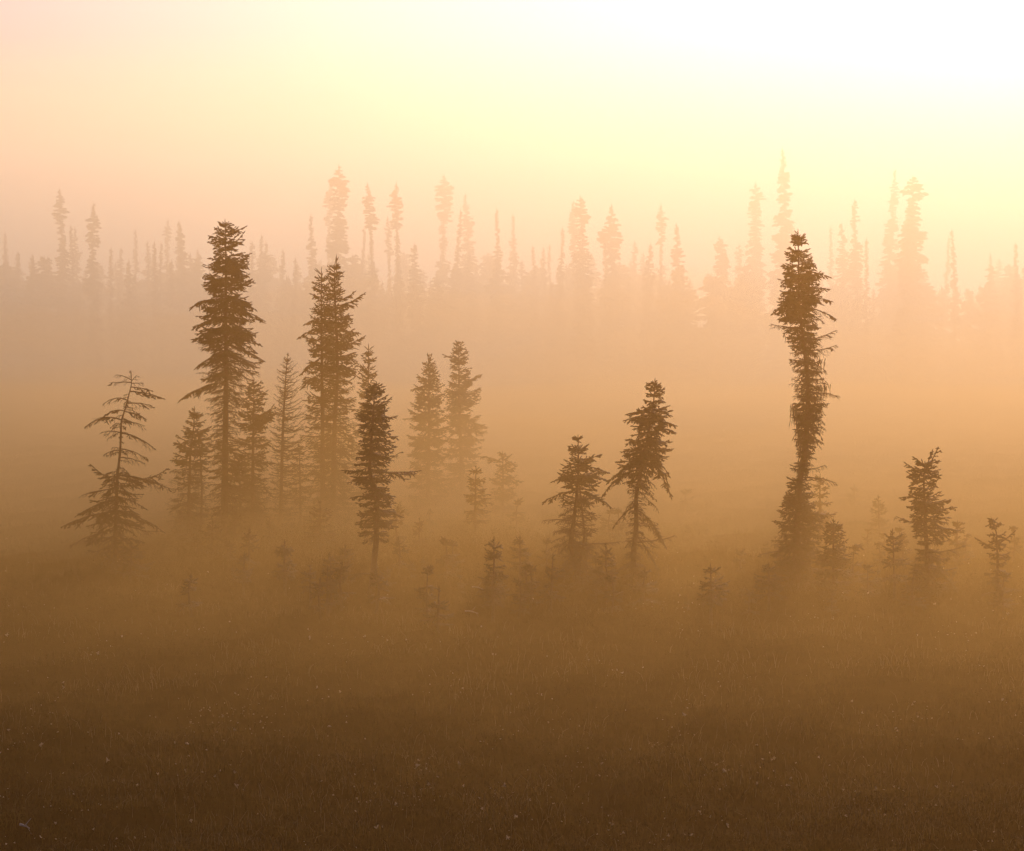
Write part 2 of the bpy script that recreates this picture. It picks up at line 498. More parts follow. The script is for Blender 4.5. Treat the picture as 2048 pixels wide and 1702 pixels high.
spruce('tallest dark spruce of the left cluster, ragged crown on a long straight trunk',
       [(450, 438), (452, 520), (452, 640), (452, 760), (451, 850), (450, 950), (449, 1092)],
       env=[(444, 443, 457), (452, 436, 480), (469, 424, 486), (483, 421, 486), (493, 430, 472), (505, 424, 492), (514, 419, 500), (528, 408, 504), (549, 405, 500), (561, 412, 509),
            (594, 408, 495), (603, 413, 497), (620, 402, 508), (655, 390, 508), (681, 390, 520), (700, 402, 516), (718, 408, 526), (749, 396, 520), (775, 408, 515), (821, 413, 500), (848, 424, 490),
            (900, 408, 500), (950, 415, 500), (1000, 420, 490), (1080, 410, 500)],
       fol=[(438, 1), (640, .92), (690, .65), (750, .35), (800, .18), (880, .08), (900, .5), (950, .45), (985, .1), (1040, .2), (1080, .4)],
       rise=[(444, .6, .05), (480, .3, .15), (540, .0, .2), (620, -.3, .15), (760, -.45, .12), (850, -.3, .1)], step=.14, per=7, rb=.125, seed=2, k=1.0,
       boughs=[(451, 470, 488, 455, -.02, 1), (452, 600, 381, 615, .1, 1), (452, 612, 527, 641, .06, 1), (452, 635, 389, 657, .1, 1), (452, 660, 386, 682, .08, .85),
               (452, 700, 393, 736, .06, .7), (451, 765, 362, 799, .08, 1), (452, 690, 527, 720, .06, .9), (452, 655, 520, 690, .05, 1), (452, 590, 510, 618, .08, 1)])

spruce('bushy spruce tucked against the right side of the tallest left spruce',
       [(508, 756), (508, 800), (506, 900), (505, 1090)],
       env=[(760, 504, 513), (767, 500, 520), (789, 490, 535), (810, 483, 550), (835, 478, 549), (862, 478, 545), (900, 478, 548), (960, 470, 550), (1020, 470, 550), (1080, 465, 555)],
       fol=[(756, 1), (840, .95), (880, .45), (930, .35), (1000, .4), (1080, .4)], step=.15, per=7, rb=.07, seed=3, D=94)

spruce('low dense young spruce at the foot of the tallest left spruce',
       [(478, 905), (480, 1000), (482, 1092)],
       env=[(908, 472, 484), (930, 455, 510), (960, 440, 528), (1000, 430, 535), (1050, 425, 540)], fol=[(900, .9), (1050, .7)], step=.2, per=7, rb=.06, seed=33, D=95)

spruce('small twin-trunked spruce with bare lower stems, left of the tallest left spruce',
       [(389, 813), (388, 850), (381, 902), (378, 980), (376, 1085)], trunk2=[(395, 860), (400, 902), (404, 983), (401, 1083)],
       env=[(818, 386, 392), (829, 381, 401), (843, 370, 411), (862, 363, 419), (894, 342, 422), (910, 347, 420), (932, 338, 425), (970, 332, 432), (1030, 338, 440), (1080, 345, 440)],
       fol=[(813, 1), (905, .95), (930, .6), (960, .25), (1050, .15), (1080, .35)], step=.13, per=6, rb=.06, seed=4)

spruce('slender bare conifer with regular upcurved twigs, standing between the two tall left spruces',
       [(576, 706), (573, 735), (570, 782), (566, 853), (563, 962), (560, 1065)],
       env=[(711, 571, 581), (722, 560, 591), (735, 553, 598), (770, 549, 604), (812, 546, 612), (850, 540, 622), (900, 536, 626), (960, 536, 620), (1050, 535, 610)],
       fol=[(706, .0), (860, .03), (960, .15), (1050, .4)], rise=[(706, .5, .2), (735, -.1, .55), (860, -.35, .6), (960, -.3, .4)], step=.10, per=7, rb=.065, seed=5, leader=.1, fine=1.5, k=.45, hang=-.1)

spruce('left one of the pointed spruce pair in the left cluster, the shorter of the two',
       [(643, 535), (642, 594), (644, 700), (645, 853), (645, 1058)],
       env=[(550, 632, 652), (565, 630, 654), (583, 624, 658), (600, 627, 664), (621, 622, 668), (648, 615, 670), (675, 603, 675), (690, 620, 678), (707, 620, 680), (747, 606, 680), (775, 606, 680), (800, 602, 680), (880, 600, 690), (980, 600, 695), (1050, 600, 695)],
       fol=[(535, 1), (740, .95), (790, .65), (860, .35), (980, .35), (1050, .4)], step=.16, per=6, rb=.09, seed=6, leader=.6,
       boughs=[(643, 655, 598, 676, .06, 1), (643, 715, 602, 748, .06, 1), (643, 635, 612, 648, .05, 1), (644, 745, 604, 776, .05, .9)])

spruce('right one of the pointed spruce pair in the left cluster, with an upturned right bough',
       [(673, 510), (669, 535), (670, 594), (674, 680), (675, 759), (670, 829), (668, 900), (666, 1062)],
       env=[(526, 662, 680), (540, 656, 681), (555, 655, 685), (570, 655, 686), (587, 655, 691), (605, 650, 690), (625, 645, 697), (641, 640, 705), (669, 635, 714), (700, 640, 708), (712, 640, 718), (740, 640, 716), (775, 640, 710), (850, 640, 715), (900, 630, 728), (1000, 625, 725), (1055, 625, 725)],
       fol=[(510, 1), (720, .95), (780, .6), (850, .35), (1000, .35), (1055, .4)], step=.15, per=7, rb=.10, seed=7, leader=.55,
       boughs=[(671, 612, 727, 588, -.08, 1), (671, 604, 708, 585, -.06, 1), (674, 690, 727, 674, -.08, 1), (674, 660, 716, 667, .02, 1)])

spruce('small pointed spruce peeping out behind the right shoulder of the pointed pair',
       [(737, 688), (737, 720), (736, 800), (735, 1050)],
       env=[(702, 731, 744), (712, 723, 748), (727, 720, 749), (744, 716, 752), (763, 712, 757), (800, 708, 760), (860, 700, 765), (950, 700, 775), (1040, 695, 780)],
       fol=[(688, 1), (800, .9), (860, .4), (950, .25), (1040, .35)], step=.16, per=6, rb=.06, seed=8, leader=.4)

spruce('dark shaggy spruce in front of the right end of the left cluster',
       [(749, 766), (748, 800), (745, 850), (742, 885), (739, 945), (755, 990), (754, 1030), (752, 1084), (748, 1124), (744, 1175), (742, 1192)],
       env=[(768, 745, 754), (773, 742, 764), (791, 727, 774), (803, 724, 788), (815, 717, 782), (829, 720, 789), (845, 717, 795), (864, 718, 790), (881, 720, 791), (895, 722, 796), (919, 712, 780), (945, 706, 775), (962, 698, 778), (995, 708, 786), (1030, 716, 798), (1059, 713, 788), (1080, 725, 775)],
       fol=[(766, 1), (900, 1), (1000, .85), (1060, .7), (1080, .4)], rise=[(768, .6, .0), (800, .25, .05), (900, -.1, .1), (1080, -.2, .1)], step=.12, per=8, rb=.085, seed=9, leader=.12, k=.9, hang=.3,
       boughs=[(740, 943, 835, 942, -.02, 1), (742, 935, 800, 905, -.05, .3), (740, 945, 690, 941, .0, .9), (741, 950, 694, 965, -.05, .3), (747, 1148, 680, 1155, .05, .35), (753, 1020, 802, 1032, .05, .9), (748, 1130, 765, 1150, .1, .2)])

spruce('pale misty spruce with two thin leaders, left of the faint pair in the middle',
       [(858, 716), (858, 760), (858, 850), (857, 935), (855, 1065)], tops=[(855, 706, 858, 728), (864, 706, 858, 730)],
       env=[(719, 851, 869), (737, 847, 871), (749, 836, 880), (762, 834, 884), (780, 827, 886), (794, 823, 890), (829, 821, 895), (871, 815, 895), (905, 811, 898), (960, 815, 900), (1000, 815, 905), (1055, 812, 905)],
       fol=[(706, 1), (830, .95), (900, .75), (960, .5), (1055, .5)], step=.15, per=7, rb=.075, seed=10, leader=0, D=104, boughs=[(858, 838, 812, 838, .03, .4), (858, 770, 825, 779, .03, 1)])

spruce('pale misty spruce with a forked top and wide skirt, right of the faint pair',
       [(916, 686), (918, 720), (918, 800), (922, 900), (925, 1050)], tops=[(911, 680, 917, 696), (926, 682, 918, 698)],
       env=[(690, 910, 926), (700, 905, 936), (712, 900, 938), (733, 898, 942), (744, 905, 932), (751, 898, 955), (782, 890, 961), (817, 890, 957), (836, 890, 966), (853, 890, 970), (886, 890, 968), (922, 885, 955), (980, 880, 960), (1045, 875, 975)],
       fol=[(680, 1), (860, .95), (930, .75), (980, .55), (1045, .5)], step=.15, per=7, rb=.085, seed=11, leader=0, D=107, boughs=[(918, 722, 889, 711, .02, 1), (918, 765, 960, 751, -.06, 1), (920, 840, 971, 853, .04, .9)])

spruce('small flat-topped spruce fading into the mist right of the faint pair',
       [(1005, 903), (1006, 940), (1005, 1075)],
       env=[(906, 1000, 1012), (916, 992, 1026), (930, 992, 1028), (949, 982, 1038), (980, 980, 1045), (1030, 985, 1040)], fol=[(903, .9), (1030, .5)], step=.17, per=6, rb=.05, seed=12, D=100,
       boughs=[(1005, 925, 964, 914, .05, .9), (1005, 920, 1029, 930, .08, .9)])
spruce('short cone-shaped spruce in mist just below the faint forked spruce',
       [(952, 928), (951, 980), (950, 1092)],
       env=[(932, 948, 957), (950, 940, 965), (989, 931, 982), (1040, 928, 985)], fol=[(920, .95), (1040, .6)], step=.17, per=7, rb=.05, seed=13)

spruce('medium spruce on two crossing stems with a whiskery lower half, left of the leaning spruce',
       [(1156, 870), (1157, 937), (1153, 994), (1147, 1045), (1140, 1090), (1147, 1112), (1154, 1140), (1157, 1192)],
       trunk2=[(1158, 960), (1164, 1022), (1169, 1064), (1167, 1087), (1161, 1115), (1158, 1150), (1158, 1190)],
       env=[(874, 1152, 1161), (887, 1141, 1167), (898, 1134, 1180), (911, 1129, 1192), (926, 1124, 1190), (943, 1122, 1203), (960, 1115, 1205), (975, 1130, 1190), (990, 1115, 1200), (1010, 1120, 1200), (1045, 1118, 1196), (1085, 1122, 1190), (1130, 1125, 1190), (1180, 1110, 1208)],
       fol=[(870, 1), (962, 1), (985, .6), (1005, .25), (1030, .05), (1120, .08), (1150, .3), (1180, .45)], step=.12, per=6, rb=.075, seed=14, leader=.2, whisk=[(985, 1140, 52, 56, 36, .05, .25)],
       boughs=[(1157, 945, 1109, 962, .04, 1), (1156, 930, 1214, 944, .05, 1), (1156, 950, 1214, 961, .05, .9), (1155, 985, 1089, 1003, .1, .6), (1155, 985, 1219, 1012, .12, .7), (1148, 1043, 1086, 1041, .05, .05),
               (1165, 1085, 1241, 1084, -.04, .05), (1142, 1085, 1118, 1108, .03, .1), (1156, 920, 1198, 910, -.04, 1)])

spruce('leaning spruce with a one-sided drooping crown and hanging side boughs, right of centre',
       [(1310, 757), (1308, 796), (1300, 853), (1290, 905), (1283, 937), (1272, 994), (1273, 1050), (1267, 1107), (1269, 1182)],
       env=[(761, 1305, 1315), (768, 1298, 1319), (777, 1292, 1326), (794, 1289, 1328), (808, 1290, 1332), (816, 1278, 1336), (827, 1262, 1340), (840, 1258, 1344), (850, 1262, 1346), (864, 1268, 1342), (884, 1252, 1338), (894, 1248, 1343), (918, 1236, 1338), (930, 1236, 1325), (943, 1240, 1312), (960, 1248, 1298), (1000, 1258, 1290), (1040, 1256, 1290), (1100, 1250, 1288), (1150, 1246, 1298), (1175, 1240, 1308)],
       fol=[(757, 1), (930, 1), (950, .7), (985, .3), (1030, .2), (1100, .1), (1150, .2)], rise=[(761, .6, .05), (800, .1, .1), (850, -.15, .2), (930, -.5, .2), (1000, -.25, .1), (1150, -.35, .15)], step=.12, per=7, rb=.08, seed=15,
       whisk=[(940, 1150, 36, 58, 34, .08, .7)], leader=.22,
       boughs=[(1303, 830, 1252, 840, .05, 1), (1303, 825, 1256, 828, .06, 1), (1300, 840, 1350, 851, .05, 1), (1300, 855, 1348, 865, .06, 1), (1284, 920, 1218, 965, .08, .95), (1278, 940, 1207, 992, .16, .75),
               (1286, 915, 1343, 995, .2, .8), (1290, 905, 1337, 950, .12, .6), (1273, 1020, 1331, 1093, .15, .5), (1271, 1070, 1318, 1150, .12, .2), (1274, 1010, 1230, 1050, .1, .6), (1270, 1085, 1350, 1072, -.04, .05)])

spruce('very tall lone spruce on the right, dense tip, shaggy lichen-hung column and skirted foot',
       [(1596, 459), (1597, 540), (1598, 605), (1606, 675), (1615, 746), (1616, 816), (1612, 865), (1610, 903), (1602, 945), (1597, 1007), (1593, 1059), (1591, 1149), (1590, 1188)],
       env=[(463, 1592, 1601), (468, 1589, 1607), (485, 1588, 1610), (490, 1580, 1609), (503, 1576, 1614), (518, 1571, 1622), (527, 1570, 1631), (536, 1566, 1632), (548, 1567, 1641), (569, 1562, 1641), (580, 1565, 1642), (593, 1556, 1642), (600, 1555, 1645), (614, 1550, 1636), (630, 1556, 1648), (647, 1574, 1643), (665, 1572, 1640), (690, 1582, 1635),
            (722, 1583, 1648), (750, 1585, 1650), (790, 1586, 1648), (815, 1588, 1650), (850, 1588, 1636), (880, 1594, 1632), (903, 1596, 1626), (930, 1590, 1620), (950, 1580, 1620), (981, 1570, 1625), (1007, 1564, 1630), (1028, 1562, 1645), (1043, 1556, 1645), (1066, 1550, 1650), (1100, 1545, 1645), (1136, 1545, 1642), (1185, 1540, 1645)],
       fol=[(459, 1), (625, 1), (650, .6), (700, .35), (760, .2), (800, .25), (815, .7), (880, .7), (905, .4), (940, .3), (965, .95), (1040, .9), (1100, .6), (1170, .3)],
       rise=[(463, .6, .05), (520, .2, .1), (600, -.2, .15), (640, -.4, .15), (700, -.2, .2), (880, -.3, .15), (960, .1, .15), (1100, -.3, .2)], step=.115, per=8, rb=.10, seed=16, leader=.3, fine=.9, hang=.3,
       boughs=[(1598, 540, 1654, 553, .04, 1), (1598, 575, 1655, 578, .04, .5), (1598, 592, 1660, 602, .05, .6), (1598, 600, 1547, 625, .1, 1), (1600, 612, 1669, 636, .06, .35), (1603, 655, 1542, 648, -.04, .08), (1606, 680, 1675, 661, -.06, .12), (1609, 700, 1674, 690, -.06, .05),
               (1615, 785, 1680, 793, .03, .1), (1605, 940, 1650, 930, -.04, .1), (1602, 955, 1671, 965, .05, .1), (1595, 1025, 1660, 1028, -.02, .8), (1594, 1050, 1551, 1043, .03, .9), (1592, 1095, 1517, 1108, .0, .3)],
       whisk=[(625, 800, 24, 40, 105, .12, .4), (790, 880, 26, 34, 75, .25, .5), (880, 950, 14, 26, 30, .1, .3)],
       lichen=[(1588, 812, .5, 3.0, 16), (1648, 770, .35, 6, 14), (1640, 720, .3, 6, 12), (1578, 670, .25, 4, 8)],
       moss=[(818, 885, 1590, 1630, 230), (885, 950, 1598, 1616, 130), (690, 818, 1604, 1626, 110)])

spruce('dense bushy young spruce at the right foot of the very tall lone spruce',
       [(1667, 1038), (1667, 1090), (1668, 1215)],
       env=[(1043, 1663, 1671), (1051, 1654, 1686), (1071, 1647, 1690), (1087, 1640, 1696), (1110, 1634, 1698), (1131, 1632, 1703), (1170, 1634, 1700), (1200, 1640, 1695)], fol=[(1038, 1), (1200, .9)], step=.12, per=9, rb=.05, seed=17, leader=.14)
spruce('faint spruce half hidden behind the lower trunk of the very tall lone spruce',
       [(1640, 948), (1640, 1000), (1641, 1110)],
       env=[(955, 1633, 1647), (978, 1625, 1656), (1007, 1620, 1664), (1060, 1618, 1668)], fol=[(948, .9), (1060, .6)], step=.17, per=6, rb=.05, seed=18)
spruce('short spruce with thin crown at the left foot of the very tall lone spruce',
       [(1537, 1126), (1538, 1160), (1538, 1222)],
       env=[(1130, 1532, 1542), (1140, 1524, 1550), (1157, 1508, 1562), (1175, 1500, 1572), (1200, 1505, 1575)], fol=[(1126, .9), (1200, .7)], step=.13, per=6, rb=.035, seed=19, leader=.15)

spruce('stocky spruce with a blunt slanting top sweeping up right, near the right edge',
       [(1850, 922), (1848, 960), (1849, 1000), (1851, 1060), (1854, 1120), (1856, 1198)],
       env=[(926, 1838, 1862), (932, 1818, 1876), (945, 1817, 1877), (962, 1815, 1874), (973, 1823, 1872), (987, 1822, 1882), (996, 1812, 1884), (1006, 1814, 1892), (1017, 1825, 1900), (1034, 1825, 1896), (1060, 1830, 1895), (1085, 1835, 1892), (1105, 1832, 1892), (1120, 1828, 1894), (1140, 1822, 1905), (1158, 1826, 1900), (1190, 1815, 1905)],
       fol=[(920, 1), (1020, .97), (1045, .55), (1075, .4), (1100, .85), (1160, .8)], rise=[(926, .45, .05), (960, .15, .1), (1020, -.1, .15), (1160, -.35, .2)], step=.12, per=7, rb=.075, seed=20, leader=0,
       boughs=[(1849, 945, 1877, 900, -.08, 1), (1849, 945, 1863, 906, .0, 1), (1849, 935, 1830, 916, .08, 1), (1849, 948, 1813, 928, -.04, 1), (1850, 1000, 1804, 996, .08, 1), (1851, 1052, 1791, 1032, -.02, .3), (1851, 1035, 1917, 1062, -.08, .9),
               (1854, 1105, 1926, 1090, -.05, .12), (1855, 1140, 1916, 1186, .22, .8), (1851, 1018, 1906, 1016, -.03, 1), (1850, 1005, 1897, 1001, -.05, 1)])

spruce('thin crooked spruce with two raised side boughs, rightmost near tree',
       [(1983, 1036), (1988, 1052), (1994, 1066), (1994, 1118), (1994, 1215)],
       env=[(1040, 1980, 1988), (1048, 1978, 1996), (1057, 1981, 2009), (1070, 1980, 2008), (1095, 1976, 2010), (1114, 1980, 2014), (1137, 1974, 2008), (1156, 1974, 2004), (1170, 1980, 2002)], fol=[(1036, 1), (1160, .85), (1170, .3)], step=.12, per=5, rb=.045, seed=21, leader=.15,
       boughs=[(1993, 1088, 2025, 1066, -.05, 1), (1993, 1098, 1957, 1080, -.03, 1), (1994, 1183, 1962, 1190, .06, .05), (1994, 1180, 2046, 1184, .08, .05)])

for (lab, tr, en, fo, sd_, DD) in [
    ('small misty spruce left of the stocky slant-topped spruce', [(1756, 990), (1758, 1040), (1760, 1135)], [(996, 1751, 1762), (1010, 1746, 1766), (1025, 1741, 1776), (1045, 1738, 1778), (1071, 1726, 1786), (1110, 1735, 1785)], [(990, 1), (1110, .6)], 22, 93),
    ('faintest little spruce in the mist between the very tall lone spruce and the stocky one', [(1709, 968), (1710, 1010), (1710, 1080)], [(973, 1704, 1714), (987, 1693, 1722), (1010, 1688, 1728), (1050, 1690, 1730)], [(968, .9), (1050, .5)], 23, 106),
    ('low pointed spruce close to the left foot of the stocky slant-topped spruce', [(1785, 1058), (1787, 1110), (1790, 1205)], [(1064, 1780, 1791), (1075, 1773, 1800), (1095, 1771, 1802), (1130, 1762, 1812), (1170, 1765, 1815)], [(1058, .95), (1170, .7)], 24, None),
    ('little faint spruce with a tufted head right of the leaning spruce', [(1372, 977), (1370, 1020), (1370, 1085)], [(982, 1366, 1378), (994, 1360, 1389), (1010, 1364, 1386), (1030, 1362, 1397), (1060, 1355, 1395)], [(977, .9), (1060, .5)], 25, 103),
    ('knee-high bushy spruce standing alone in the open bog right of the leaning spruce', [(1421, 1127), (1422, 1170), (1422, 1240)], [(1132, 1414, 1428), (1140, 1410, 1437), (1155, 1404, 1446), (1174, 1396, 1458), (1210, 1400, 1455)], [(1127, .95), (1210, .7)], 26, None),
    ('little spruce with a bare spike top at the left foot of the twin-stemmed spruce', [(1106, 1108), (1104, 1160), (1100, 1228)], [(1130, 1100, 1112), (1145, 1092, 1130), (1170, 1088, 1125), (1205, 1080, 1125)], [(1108, .9), (1205, .7)], 27, None),
    ('small layered spruce below the middle of the bog, left of the spike-topped one', [(988, 1073), (988, 1130), (986, 1242)], [(1080, 983, 993), (1095, 974, 1002), (1123, 968, 1006), (1150, 966, 1012), (1168, 956, 1020), (1210, 960, 1015)], [(1073, .95), (1170, .85), (1210, .3)], 28, None),
    ('tiny sapling with a tall spike leader and low spreading arms, lowest in the middle', [(878, 1172), (877, 1210), (875, 1264)], [(1192, 872, 884), (1205, 862, 894), (1220, 858, 898), (1241, 846, 906), (1252, 850, 900)], [(1172, .8), (1252, .6)], 29, None),
    ('scraggly sapling with a bowed stem between the layered and the spike-topped little spruces', [(1050, 1132), (1053, 1160), (1046, 1228)], [(1140, 1045, 1056), (1155, 1040, 1080), (1175, 1036, 1072), (1200, 1038, 1062)], [(1132, .6), (1200, .35)], 30, None),
    ('small conical spruce in the dark undergrowth below the bare slender conifer', [(569, 1080), (569, 1120), (570, 1198)], [(1085, 564, 574), (1097, 557, 581), (1125, 549, 592), (1165, 548, 594)], [(1080, .9), (1165, .7)], 31, None),
    ('small spruce in the undergrowth below and right of the tallest left spruce', [(489, 1104), (488, 1140), (487, 1196)], [(1110, 484, 494), (1120, 477, 500), (1145, 470, 508), (1175, 472, 506)], [(1104, .9), (1175, .6)], 32, None),
    ('leftmost of two thin saplings left of the foot of the dark shaggy spruce', [(620, 1128), (621, 1160), (622, 1218)], [(1133, 616, 625), (1148, 608, 632), (1180, 602, 640)], [(1128, .8), (1180, .5)], 34, None),
    ('rightmost of two thin saplings left of the foot of the dark shaggy spruce', [(655, 1132), (655, 1165), (656, 1232)], [(1138, 650, 660), (1152, 642, 670), (1190, 636, 676)], [(1132, .85), (1190, .6)], 35, None),
    ('thin sapling fading in mist between the bare slender conifer and the pointed pair', [(598, 885), (600, 960), (602, 1062)], [(892, 592, 604), (920, 585, 612), (960, 580, 620), (1010, 585, 622)], [(885, .7), (1010, .4)], 36, 97),
    ('low faint bush-like spruce between the faint forked spruce and the twin-stemmed one', [(1040, 1070), (1040, 1100), (1040, 1175)], [(1076, 1035, 1046), (1090, 1028, 1054), (1120, 1020, 1060), (1150, 1022, 1058)], [(1070, .8), (1150, .5)], 37, None),
    ('young spruce hidden low between the twin-stemmed spruce and the leaning spruce', [(1212, 1085), (1212, 1120), (1213, 1200)], [(1092, 1206, 1218), (1110, 1196, 1228), (1140, 1188, 1236), (1175, 1185, 1238)], [(1085, .7), (1175, .6)], 38, None),
    ('low wide spruce thicket at the foot of the leaning spruce', [(1290, 1135), (1288, 1165), (1285, 1225)], [(1140, 1282, 1296), (1155, 1262, 1308), (1180, 1245, 1322), (1205, 1245, 1325)], [(1135, .7), (1205, .6)], 39, None),
    ('low spreading spruce at the foot of the spindly half-dead spruce', [(262, 1082), (262, 1110), (260, 1162)], [(1087, 255, 268), (1105, 240, 290), (1130, 225, 310), (1150, 225, 315)], [(1080, .7), (1150, .6)], 40, None),
    ('low bush-like spruce between the twin-trunked spruce and the tallest left one', [(425, 1040), (425, 1070), (424, 1118)], [(1045, 419, 431), (1060, 405, 445), (1085, 395, 458), (1105, 395, 460)], [(1040, .8), (1105, .7)], 41, None),
    ('low spruce in the gloom at the foot of the pointed pair', [(640, 1000), (640, 1040), (640, 1105)], [(1006, 632, 648), (1030, 618, 664), (1065, 608, 678), (1090, 606, 680)], [(1000, .7), (1090, .6)], 42, None),
]:
    spruce(lab, tr, env=en, fol=fo, step=.15, per=6, rb=.04, seed=sd_, D=DD, leader=.16, group='small spruces in the undergrowth')

# faint saplings in the undergrowth: a few kinds, copied with all their parts
def copy_tree(o, parent=None):
    c = o.copy(); COL.objects.link(c); c.parent = parent
    for ch in list(o.children): copy_tree(ch, c)
    return c
SAPS = []
for q, (lab, cx, y1, h) in enumerate([('faint sapling in the undergrowth below the pointed pair', 690, 1150, 62), ('faint sapling in the undergrowth below the faint middle pair', 905, 1150, 70),
                                   ('faint sapling in the open bog between the leaning and the lone tall spruce', 1480, 1150, 50), ('faint sapling among the brush right of the lone tall spruce', 1735, 1200, 72)]):
    SAPS.append(spruce(lab, [(cx, y1 - h), (cx + 1, y1 - h * .5), (cx, y1)], env=[(y1 - h * .93, cx - 4, cx + 4), (y1 - h * .75, cx - 9, cx + 10), (y1 - h * .4, cx - h * .28, cx + h * .26), (y1 - h * .1, cx - h * .3, cx + h * .3)],
                       fol=[(y1 - h, .9), (y1, .6)], step=.15, per=6, rb=.03, seed=60 + q, leader=.15, group=lab.replace('faint sapling', 'faint saplings')))
rs = np.random.default_rng(31)
for q, (x0, x1, y0, y1, n, lo, hi) in enumerate([(340, 850, 1060, 1240, 27, .5, 1.3), (830, 1260, 1070, 1250, 24, .5, 1.2), (1330, 1580, 1060, 1240, 10, .4, .9), (1640, 2040, 1070, 1240, 24, .5, 1.3)]):
    for i in range(n):
        p = ground_at(rs.uniform(x0, x1), rs.uniform(y0, y1))
        c = copy_tree(SAPS[q]); k_ = rs.uniform(lo, hi)
        c.location = (p[0], p[1], p[2] - .04); c.scale = (k_, k_, k_ * rs.uniform(.85, 1.25)); c.rotation_euler = (0, 0, rs.uniform(0, 6.28))

# ------------------------------------------------------------------ the far treeline
FAR_D = 220.0

def far_tree_mesh(h, wl, style, seed):
    """crown and trunk geometry (base at the origin) of a spruce seen far off; wl = half width in metres near the foot of the crown"""
    rng = np.random.default_rng(9000 + seed)
    tr, cr = Geo(), Geo()
    lean = rng.normal(0, .02)
    z = np.linspace(0, h, 12)
    bx = lean * z + .12 * np.sin(z * .5 + seed) * (z / h)
    tr.path(np.stack([bx, .1 * np.cos(z * .4 + seed), z], 1), .015 + .10 * (1 - z / h), 6)
    n = int(h / .032)
    for i in range(n):
        t = ((i + rng.uniform(0, 1)) / n) ** .9                  # 0 top .. 1 foot
        zz = h * (1 - t)
        if style == 'column': w = wl * (.34 + .28 * math.sin(t * 9 + seed) ** 2 + .55 * t) * min(1, t * 9 + .25)
        elif style == 'club': w = wl * (.75 if t < .22 else .30 if t < .42 else .25 + .9 * t) * min(1, t * 12 + .2)
        elif style == 'round': w = wl * (.35 + .75 * math.sin(min(1, t * 1.5) * 2.2))
        else: w = wl * (.10 + 1.0 * t ** .75)
        w *= .86 + .28 * math.sin(zz * 3.1 + seed) * math.sin(zz * 1.3 + 2 * seed) + rng.uniform(-.12, .12)
        for q in range(1):
            a = rng.uniform(0, 6.283); L = max(.15, w * rng.uniform(.65, 1.08))
            c, s_ = math.cos(a), math.sin(a)
            x0 = np.interp(zz, z, bx)
            slope = .45 - 1.15 * min(1, t * 2.5) + rng.normal(0, .2)
            p0 = np.array([x0, 0, zz]); p1 = p0 + np.array([c * L * .55, s_ * L * .55, slope * L * .45]); p2 = p0 + np.array([c * L, s_ * L, slope * L * .55])
            r = .055 + .065 * min(L, 1.2)
            cr.spindles(np.stack([p0, p1]), np.stack([p1, p2]), np.array([r, r]))
            for k_ in range(3 if L > .35 else 1):
                f = rng.uniform(.3, .9); b0 = p0 + (p2 - p0) * f
                d = np.array([c * .6 - s_ * rng.choice([-1, 1]) * .8, s_ * .6 + c * rng.choice([-1, 1]) * .8, rng.normal(-.15, .2)])
                cr.spindles(b0[None], (b0 + d * L * .38)[None], np.array([r * .85]))
    cr.spindles(np.array([[np.interp(h * .96, z, bx), 0, h * .96]]), np.array([[bx[-1], 0, h + .25]]), np.array([.05]))
    return tr, cr

FG = 'spruces of the far treeline'
